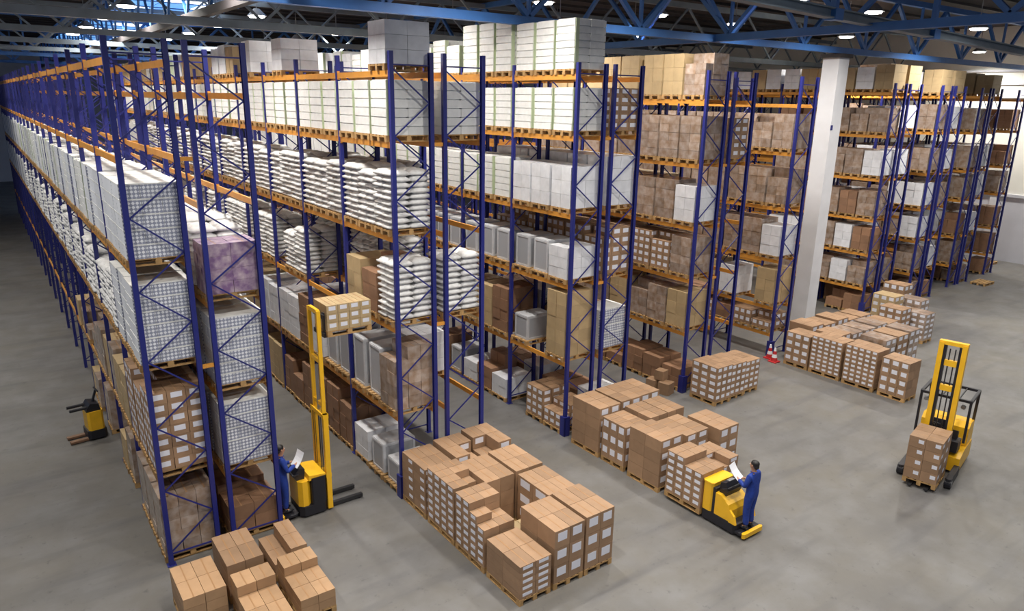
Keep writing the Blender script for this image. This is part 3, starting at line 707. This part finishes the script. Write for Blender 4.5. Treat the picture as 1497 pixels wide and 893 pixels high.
# ------------------------------------------------------------------ trucks
def wheel(parent, c, r, wd, axis='x', name='wheel'):
    m = MB(); d = Vector((1, 0, 0)) if axis == 'x' else Vector((0, 1, 0)); c = Vector(c)
    m.cyl(c-d*wd/2, c+d*wd/2, r, 'black', 16); o = obj(name, m.mesh(name), parent)
    m = MB(); m.cyl(c-d*(wd/2+.006), c+d*(wd/2+.006), r*.5, 'steel', 12); obj('hub', m.mesh('hub'), o)
def part(parent, name, fn, fix=False):
    m = MB(); fn(m); me = m.mesh(name)
    if fix: fixn(me)
    return obj(name, me, parent)
def chamf(x0, x1, y0, y1, c):
    return [(x0+c, y0), (x1-c, y0), (x1, y0+c), (x1, y1-c), (x1-c, y1), (x0+c, y1), (x0, y1-c), (x0, y0+c)]
def pallet_truck(label, loc, rz, sc=1.0, ride=True):
    """ride-on pallet truck: forks along +y, operator platform at -y"""
    t = thing('pallet_truck', label, 'truck', loc, rz); t.scale = (sc, sc, sc)
    part(t, 'chassis', lambda m: m.prism(chamf(-.38, .38, -.62, .42, .08), 'z', .06, .30, 'black'), True)
    bt = part(t, 'battery_cover', lambda m: m.prism(chamf(-.38, .38, .10, .40, .05), 'z', .30, 1.02, 'yellow'), True)
    part(bt, 'battery_lid', lambda m: m.prism(chamf(-.39, .39, .09, .41, .05), 'z', 1.02, 1.06, 'yellow'), True)
    part(t, 'seam_panel', lambda m: m.box(-.36, .36, .02, .10, .30, .96, 'black'))
    part(t, 'motor_cover', lambda m: m.prism([(.02, .30), (.02, .86), (-.12, .86), (-.36, .70), (-.42, .56), (-.42, .30)], 'x', -.36, .36, 'yellow'), True)
    cn = part(t, 'control_console', lambda m: m.prism([(.0, .86), (-.02, 1.12), (-.16, 1.16), (-.26, .98), (-.2, .82), (-.12, .862)], 'x', -.26, .26, 'black'), True)
    part(cn, 'handlebar', lambda m: (m.cyl((-.3, -.26, 1.06), (.3, -.26, 1.06), .022, 'black', 8), m.cyl((-.3, -.26, 1.06), (-.3, -.12, 1.0), .02, 'black', 8), m.cyl((.3, -.26, 1.06), (.3, -.12, 1.0), .02, 'black', 8)))
    part(cn, 'display', lambda m: m.box(-.1, .1, -.16, -.06, 1.13, 1.155, 'steel'))
    pf = part(t, 'platform', lambda m: m.prism(chamf(-.36, .36, -.80 if ride else -.66, -.58, .03), 'z', .09, .15, 'black'), True)
    if ride: part(pf, 'platform_edge', lambda m: m.prism(chamf(-.37, .37, -.87, -.78, .04), 'z', .06, .17, 'yellow'), True)
    for s in (-1, 1):
        part(t, 'side_guard', lambda m: m.prism([(-.42, .3), (-.42, .62), (-.56, .5), (-.62, .3)], 'x', s*.36-.03, s*.36+.03, 'yellow'), True)
        part(t, 'fork', lambda m: m.box(s*.22-.08, s*.22+.08, .36, 1.55 if ride else .95, .02, .08, 'dark_steel'))
        wheel(t, (s*.22, 1.42 if ride else .85, .04), .04, .1, 'x', 'fork_roller'); wheel(t, (s*.3, -.5, .09), .09, .07)
    wheel(t, (0, -.2, .115), .115, .09, 'x', 'drive_wheel')
    return t
pallet_truck('yellow ride-on pallet truck with a standing driver in blue', (13.42, 9.62-.16, .001), .0)
t = thing('walk_behind_truck', 'small yellow walk-behind truck parked against the leftmost rack', 'truck', (1.62, 23.0, .001), math.radians(97))
part(t, 'base', lambda m: m.prism(chamf(-.33, .33, -.24, .26, .07), 'z', .05, .30, 'black'), True)
part(t, 'body', lambda m: m.prism(chamf(-.30, .30, -.2, .22, .06), 'z', .30, .88, 'yellow'), True)
hd = part(t, 'control_head', lambda m: m.prism([(-.16, .88), (-.12, 1.08), (.1, 1.12), (.2, .98), (.22, .88)], 'x', -.26, .26, 'black'), True)
part(hd, 'tiller_arm', lambda m: (m.cyl((0, -.02, 1.08), (0, -.14, 1.42), .035, 'black', 10), m.cyl((-.2, -.15, 1.44), (.2, -.15, 1.44), .025, 'black', 10)))
for q in (-1, 1):
    part(hd, 'handle', lambda m: m.cyl((q*.16, .16, 1.0), (q*.16, .62, 1.0), .045, 'black', 10))
    part(t, 'fork', lambda m: m.box(q*.19-.07, q*.19+.07, .24, .72, .03, .09, 'cardboard_dark'))
    wheel(t, (q*.22, -.1, .08), .08, .06)

# high-lift stacker: forks towards +x
t = thing('stacker_truck', 'yellow stacker with its mast raised in the left rack aisle', 'truck', (5.66, 15.66, .001))
S = t
part(t, 'base', lambda m: m.prism(chamf(-.66, .04, -.42, .42, .1), 'z', .05, .30, 'black'), True)
part(t, 'motor_cover', lambda m: m.prism(chamf(-.66, -.36, -.38, .38, .09), 'z', .30, .95, 'yellow'), True)
part(t, 'battery_box', lambda m: m.prism(chamf(-.355, .0, -.42, .42, .03), 'z', .30, 1.0, 'black'), True)
part(t, 'top_cover', lambda m: m.prism([(-.42, .95), (-.40, 1.08), (.0, 1.04), (.0, 1.001), (-.35, 1.001), (-.36, .951)], 'y', -.4, .4, 'yellow'), True)
cn = part(t, 'control_console', lambda m: m.prism([(-.46, .951), (-.44, 1.2), (-.58, 1.24), (-.72, 1.08), (-.66, .951)], 'y', -.22, .22, 'black'), True)
part(cn, 'handlebar', lambda m: (m.cyl((-.74, -.28, 1.12), (-.74, .28, 1.12), .022, 'black', 8), m.cyl((-.74, -.28, 1.12), (-.6, -.22, 1.1), .02, 'black', 8), m.cyl((-.74, .28, 1.12), (-.6, .22, 1.1), .02, 'black', 8)))
pf = part(t, 'platform', lambda m: m.prism(chamf(-1.06, -.66, -.34, .34, .08), 'z', .09, .14, 'black'), True)
part(pf, 'platform_edge', lambda m: m.prism(chamf(-1.10, -1.02, -.34, .34, .03), 'z', .06, .16, 'yellow'), True)
for s in (-1, 1):
    mr = part(t, 'mast_rail', lambda m: (m.box(.03, .15, s*.36-.045, s*.36+.045, .06, 2.55, 'yellow')))
    part(mr, 'inner_rail', lambda m: m.box(.05, .14, s*.28-.033, s*.28+.033, .4, 5.08, 'yellow'))
    lg = part(t, 'support_leg', lambda m: m.box(.05, .98, s*.25-.05, s*.25+.05, .03, .12, 'dark_steel'))
    wheel(t, (.9, s*.25, .045), .045, .07, 'y', 'leg_roller')
    part(t, 'fork', lambda m: (m.box(.28, 1.4, s*.2-.06, s*.2+.06, 4.40, 4.44, 'dark_steel'), m.box(.24, .28, s*.2-.06, s*.2+.06, 4.40, 5.0, 'dark_steel')))
for z in (.95, 2.5): part(t, 'mast_crossbar', lambda m: m.box(.02, .16, -.40, .40, z-.05, z+.05, 'yellow'))
for z in (2.75, 3.85, 5.05): part(t, 'inner_crossbar', lambda m: m.box(.06, .14, -.247, .247, z-.05, z+.05, 'yellow'))
part(t, 'carriage', lambda m: (m.box(.2, .24, -.32, .32, 4.42, 4.52, 'black'), m.box(.2, .24, -.32, .32, 4.86, 4.96, 'black')))
part(t, 'lift_cylinder', lambda m: m.cyl((.09, 0, .3), (.09, 0, 3.7), .04, 'steel', 10))
part(t, 'load_guard', lambda m: [m.cyl((.02, y, 1.0), (.02, y, 2.45), .008, 'dark_steel', 6) for y in (-.25, -.12, .12, .25)])
wheel(t, (-.3, 0, .12), .12, .1, 'x', 'drive_wheel')
floor_load(0, 1.1, 0, .8, .76, 4, 2, 3, 'y', 'raised pallet of cartons with white labels on the stacker forks', loc=(6.47, 15.66, 4.441), mt='cardboard_tan', name='carton_pallet', group='pallets on trucks')

# reach truck: forks towards local -x
a = math.radians(12)
t = thing('reach_truck', 'yellow reach truck carrying cartons on the open floor', 'truck', (20.15, 7.72, .001), a)
part(t, 'chassis', lambda m: m.prism([(.28, .1), (.28, .5), (.75, .62), (1.7, .62), (1.78, .5), (1.78, .1)], 'y', -.62, .62, 'yellow'), True)
part(t, 'motor_housing', lambda m: m.prism([(1.0, .621), (1.0, 1.15), (1.2, 1.28), (1.7, 1.22), (1.76, .621)], 'y', -.6, .6, 'yellow'), True)
part(t, 'bumper', lambda m: m.box(1.781, 1.84, -.5, .5, .1, .3, 'black'))
part(t, 'battery', lambda m: m.box(.3, .72, -.5, .5, .63, .95, 'black'))
st = part(t, 'seat', lambda m: m.prism([(.76, .622), (.76, .8), (.92, .82), (.97, 1.25), (.999, 1.25), (.999, .622)], 'y', -.1, .4, 'black'), True)
cs = part(t, 'console', lambda m: m.prism([(.52, .951), (.54, 1.2), (.7, 1.14), (.7, .951)], 'y', -.42, .42, 'black'), True)
part(cs, 'steering_wheel', lambda m: (m.cyl((.66, .2, 1.2), (.67, .2, 1.23), .15, 'black', 16), m.cyl((.62, .2, 1.1), (.665, .2, 1.2), .02, 'steel', 8)))
gp = part(t, 'overhead_guard', lambda m: (m.bar((.4, -.6, 2.15), (1.5, -.6, 2.15), .07, .07, 'black'), m.bar((.4, .6, 2.15), (1.5, .6, 2.15), .07, .07, 'black'), m.bar((.4, -.63, 2.15), (.4, .63, 2.15), .07, .07, 'black'), m.bar((1.5, -.63, 2.15), (1.5, .63, 2.15), .07, .07, 'black')))
for s in (-1, 1):
    part(gp, 'guard_pillar', lambda m: m.bar((.4, s*.6, .95), (.4, s*.6, 2.14), .06, .06, 'black')); part(gp, 'guard_pillar', lambda m: m.bar((1.66, s*.57, 1.2), (1.5, s*.6, 2.14), .07, .07, 'black'))
for y in (-.3, -.1, .1, .3): part(gp, 'guard_bar', lambda m: m.bar((.42, y, 2.15), (1.48, y, 2.15), .025, .04, 'black'))
for s in (-1, 1):
    mr = part(t, 'mast_rail', lambda m: m.box(.0, .2, s*.275-.06, s*.275+.06, .12, 3.76, 'yellow'))
    part(mr, 'inner_rail', lambda m: m.box(.02, .17, s*.18-.03, s*.18+.03, .14, 3.68, 'black'))
    part(t, 'support_arm', lambda m: m.prism(chamf(-.75, .3, s*.58-.07, s*.58+.07, .03), 'z', .06, .3, 'black'), True)
    wheel(t, (-.62, s*.58, .15), .15, .16, 'y', 'load_wheel')
    part(t, 'fork', lambda m: (m.box(-1.3, -.12, s*.2-.05, s*.2+.05, .05, .09, 'dark_steel'), m.box(-.16, -.12, s*.2-.05, s*.2+.05, .05, .7, 'dark_steel')))
part(t, 'top_crossbar', lambda m: m.box(.02, .18, -.34, .34, 3.70, 3.8, 'yellow'))
for z in (2.5, 3.2): part(t, 'mast_crossbar', lambda m: m.box(.04, .15, -.149, .149, z-.08, z+.08, 'yellow'))
part(t, 'lift_chain', lambda m: (m.box(.08, .1, -.08, -.05, .3, 3.6, 'dark_steel'), m.box(.08, .1, .05, .08, .3, 3.6, 'dark_steel')))
part(t, 'carriage', lambda m: (m.box(-.11, -.06, -.36, .36, .2, .3, 'black'), m.box(-.11, -.06, -.36, .36, .58, .68, 'black')))
wheel(t, (1.45, 0, .17), .17, .16, 'y', 'drive_wheel')
for s in (-1, 1): part(t, 'work_light', lambda m: m.cyl((.36, s*.45, 2.0), (.30, s*.45, 1.98), .06, 'steel', 10))
ca, sa = math.cos(a), math.sin(a); lx = -.70
floor_load(0, 1.05, 0, .8, 1.34, 2, 2, 4, 'c', 'brown carton pallet on the reach truck forks', loc=(20.15+lx*ca, 7.72+lx*sa, .096), rz=a, group='pallets on trucks')

# ------------------------------------------------------------------ people
def skin_mesh(verts, edges, rad, mt, root=0, sub=2, name='body'):
    me = bpy.data.meshes.new(name); me.from_pydata(verts, edges, [])
    o = bpy.data.objects.new('tmp', me); COL.objects.link(o)
    o.modifiers.new('skin', 'SKIN'); sd = me.skin_vertices[0].data
    for i, r in enumerate(rad): sd[i].radius = (r, r) if isinstance(r, (int, float)) else r; sd[i].use_root = i == root
    o.modifiers['skin'].use_smooth_shade = True
    s = o.modifiers.new('sub', 'SUBSURF'); s.levels = sub; s.render_levels = sub
    dg = bpy.context.evaluated_depsgraph_get(); dg.update()
    out = bpy.data.meshes.new_from_object(o.evaluated_get(dg)); out.name = name
    out.materials.clear(); out.materials.append(MATS[mt])
    for p in out.polygons: p.use_smooth = True
    bpy.data.objects.remove(o); return out
def ell(m, c, r, mt, n=14, k=9, cut=None):
    vs = []; fs = []
    for j in range(k+1):
        th = math.pi*j/k
        for i in range(n):
            p = 2*math.pi*i/n; vs.append((c[0]+r[0]*math.sin(th)*math.cos(p), c[1]+r[1]*math.sin(th)*math.sin(p), c[2]+r[2]*math.cos(th)))
    for j in range(k):
        for i in range(n): fs.append((j*n+i, (j+1)*n+i, (j+1)*n+(i+1) % n, j*n+(i+1) % n))
    m.add(vs, fs, mt)
def person(label, loc, rz, arms, head_turn=0, stride=.0):
    """facing +y; arms = per side (elbow, wrist, finger direction) in local metres"""
    t = thing('person', label, 'person', loc, rz)
    V = []; E = []; Rr = []
    def add(p, r, parent=None):
        V.append(p); Rr.append(r)
        if parent is not None: E.append((parent, len(V)-1))
        return len(V)-1
    pel = add((0, 0, .93), (.14, .105)); sp = add((0, .0, 1.12), (.135, .1), pel); chs = add((0, .0, 1.31), (.15, .105), sp)
    nb = add((0, .0, 1.45), .07, chs); nk = add((0, .012, 1.51), .055, nb)
    jaw = add((0, .03, 1.575), (.064, .075), nk); fc = add((0, .03, 1.64), (.073, .09), jaw); cr = add((0, .015, 1.705), (.066, .08), fc)
    add((0, .125, 1.628), .014, fc)
    feet = {}
    for s in (-1, 1):
        hip = add((s*.095, 0, .86), .095, pel); kn = add((s*.105, .03+s*stride*.5, .48), .06, hip); an = add((s*.11, s*stride, .09), .042, kn)
        toe = add((s*.12, .13+s*stride, .035), .03, an); feet[s] = (s*.115, s*stride)
        el, wr, fd = arms[s]
        sh = add((s*.17, 0, 1.40), .062, chs); e = add(el, .043, sh); wv = add(wr, .028, e)
        fd = Vector(fd).normalized(); pw = Vector(wr); up = Vector((0, 0, 1)); side = fd.cross(up).normalized()
        palm = add(tuple(pw+fd*.07), (.036, .02), wv)
        pc = pw+fd*.07; nrm = side.cross(fd)
        for q, (o_, ln) in enumerate(((-.03, .062), (-.010, .075), (.010, .08), (.028, .072))):
            b = pc+side*o_*1.0+fd*.03; f1 = add(tuple(b), .0095, palm); f2 = add(tuple(b+fd*ln*.55-nrm*.012), .0085, f1); add(tuple(b+fd*ln*.85-nrm*.04), .0075, f2)
        b = pw+fd*.045+side*(-s)*.035; f1 = add(tuple(b), .0105, palm); add(tuple(b+fd*.045+side*(-s)*.02-nrm*.012), .009, f1)
    body = obj('body', skin_mesh(V, E, Rr, 'skin', 0, 2), t)
    # face details and hair
    m = MB()
    for s in (-1, 1): ell(m, (s*.03, .112, 1.655), (.011, .008, .007), 'paper', 8, 5); ell(m, (s*.03, .119, 1.655), (.005, .004, .005), 'black', 6, 5)
    obj('eyes', m.mesh('eyes'), t)
    m = MB(); ell(m, (0, .108, 1.59), (.024, .01, .006), 'red', 8, 5); obj('mouth', m.mesh('mouth'), t)
    m = MB()
    for s in (-1, 1): ell(m, (s*.083, .02, 1.638), (.012, .022, .034), 'skin', 8, 6)
    obj('ears', m.mesh('ears'), t)
    m = MB(); m.smooth = True; ell(m, (0, -.005, 1.685), (.088, .102, .085), 'hair', 16, 10); ell(m, (0, -.045, 1.62), (.074, .058, .07), 'hair', 14, 8); obj('hair', m.mesh('hair'), t)
    # coverall
    V = []; E = []; Rr = []
    pel = add((0, 0, .93), (.165, .128)); sp = add((0, 0, 1.12), (.158, .122), pel); chs = add((0, 0, 1.32), (.175, .128), sp); nb = add((0, .0, 1.455), .085, chs); add((0, .006, 1.49), .075, nb)
    for s in (-1, 1):
        hip = add((s*.1, 0, .86), .118, pel); kn = add((s*.105, .03+s*stride*.5, .48), .083, hip); add((s*.11, s*stride, .11), .075, kn)
        el, wr, fd = arms[s]; sh = add((s*.175, 0, 1.40), .083, chs); e = add(el, .062, sh); add(tuple(Vector(e and el).lerp(Vector(wr), .93)), .047, e)
    obj('coverall', skin_mesh(V, E, Rr, 'coverall', 0, 2, 'coverall'), t)
    for s in (-1, 1):
        m = MB(); m.smooth = True; fx, fy = feet[s]; ell(m, (fx, .055+fy, .045), (.052, .145, .045), 'black', 12, 8); ell(m, (fx, fy, .07), (.052, .062, .06), 'black', 12, 8); obj('shoe', m.mesh('shoe'), t)
    return t
arms1 = {-1: ((-.24, .06, 1.14), (-.14, .30, 1.22), (.25, 1, .15)), 1: ((.24, .05, 1.14), (.17, .28, 1.12), (-.2, 1, -.1))}
person('worker in blue coverall riding the pallet truck, reading a sheet', (13.42, 8.76, .152), math.radians(6), arms1)
def sheet(loc, rx, rz, label):
    m = MB(); n = 5
    vs = [(x*.105, 0, 0) for x in (-1, 1)]; vs = []
    for j in range(n+1):
        for x in (-1, 1): vs.append((x*.15, .03*math.sin(j/n*3), -.2+.4*j/n))
    vs2 = [(x, y+.002, z) for x, y, z in vs]; N_ = len(vs)
    fs = [(2*j, 2*j+1, 2*j+3, 2*j+2) for j in range(n)] + [(N_+2*j+2, N_+2*j+3, N_+2*j+1, N_+2*j) for j in range(n)]
    m.add(vs+vs2, fs, 'paper'); o = obj('paper_sheet', m.mesh('paper_sheet'), None, loc); o.rotation_euler = (rx, 0, rz); tag(o, label, 'paper')
sheet((13.31, 9.16, 1.50), math.radians(-38), math.radians(14), 'white paper sheet held by the pallet truck driver')
arms2 = {-1: ((-.25, .04, 1.14), (-.16, .30, 1.16), (.2, 1, .0)), 1: ((.25, .06, 1.14), (.15, .30, 1.24), (-.2, 1, .2))}
person('worker in blue coverall standing behind the raised stacker', (4.72, 15.62, .142), math.radians(-90), arms2)
sheet((5.08, 15.5, 1.50), math.radians(-30), math.radians(-80), 'white paper sheet above the stacker handle')
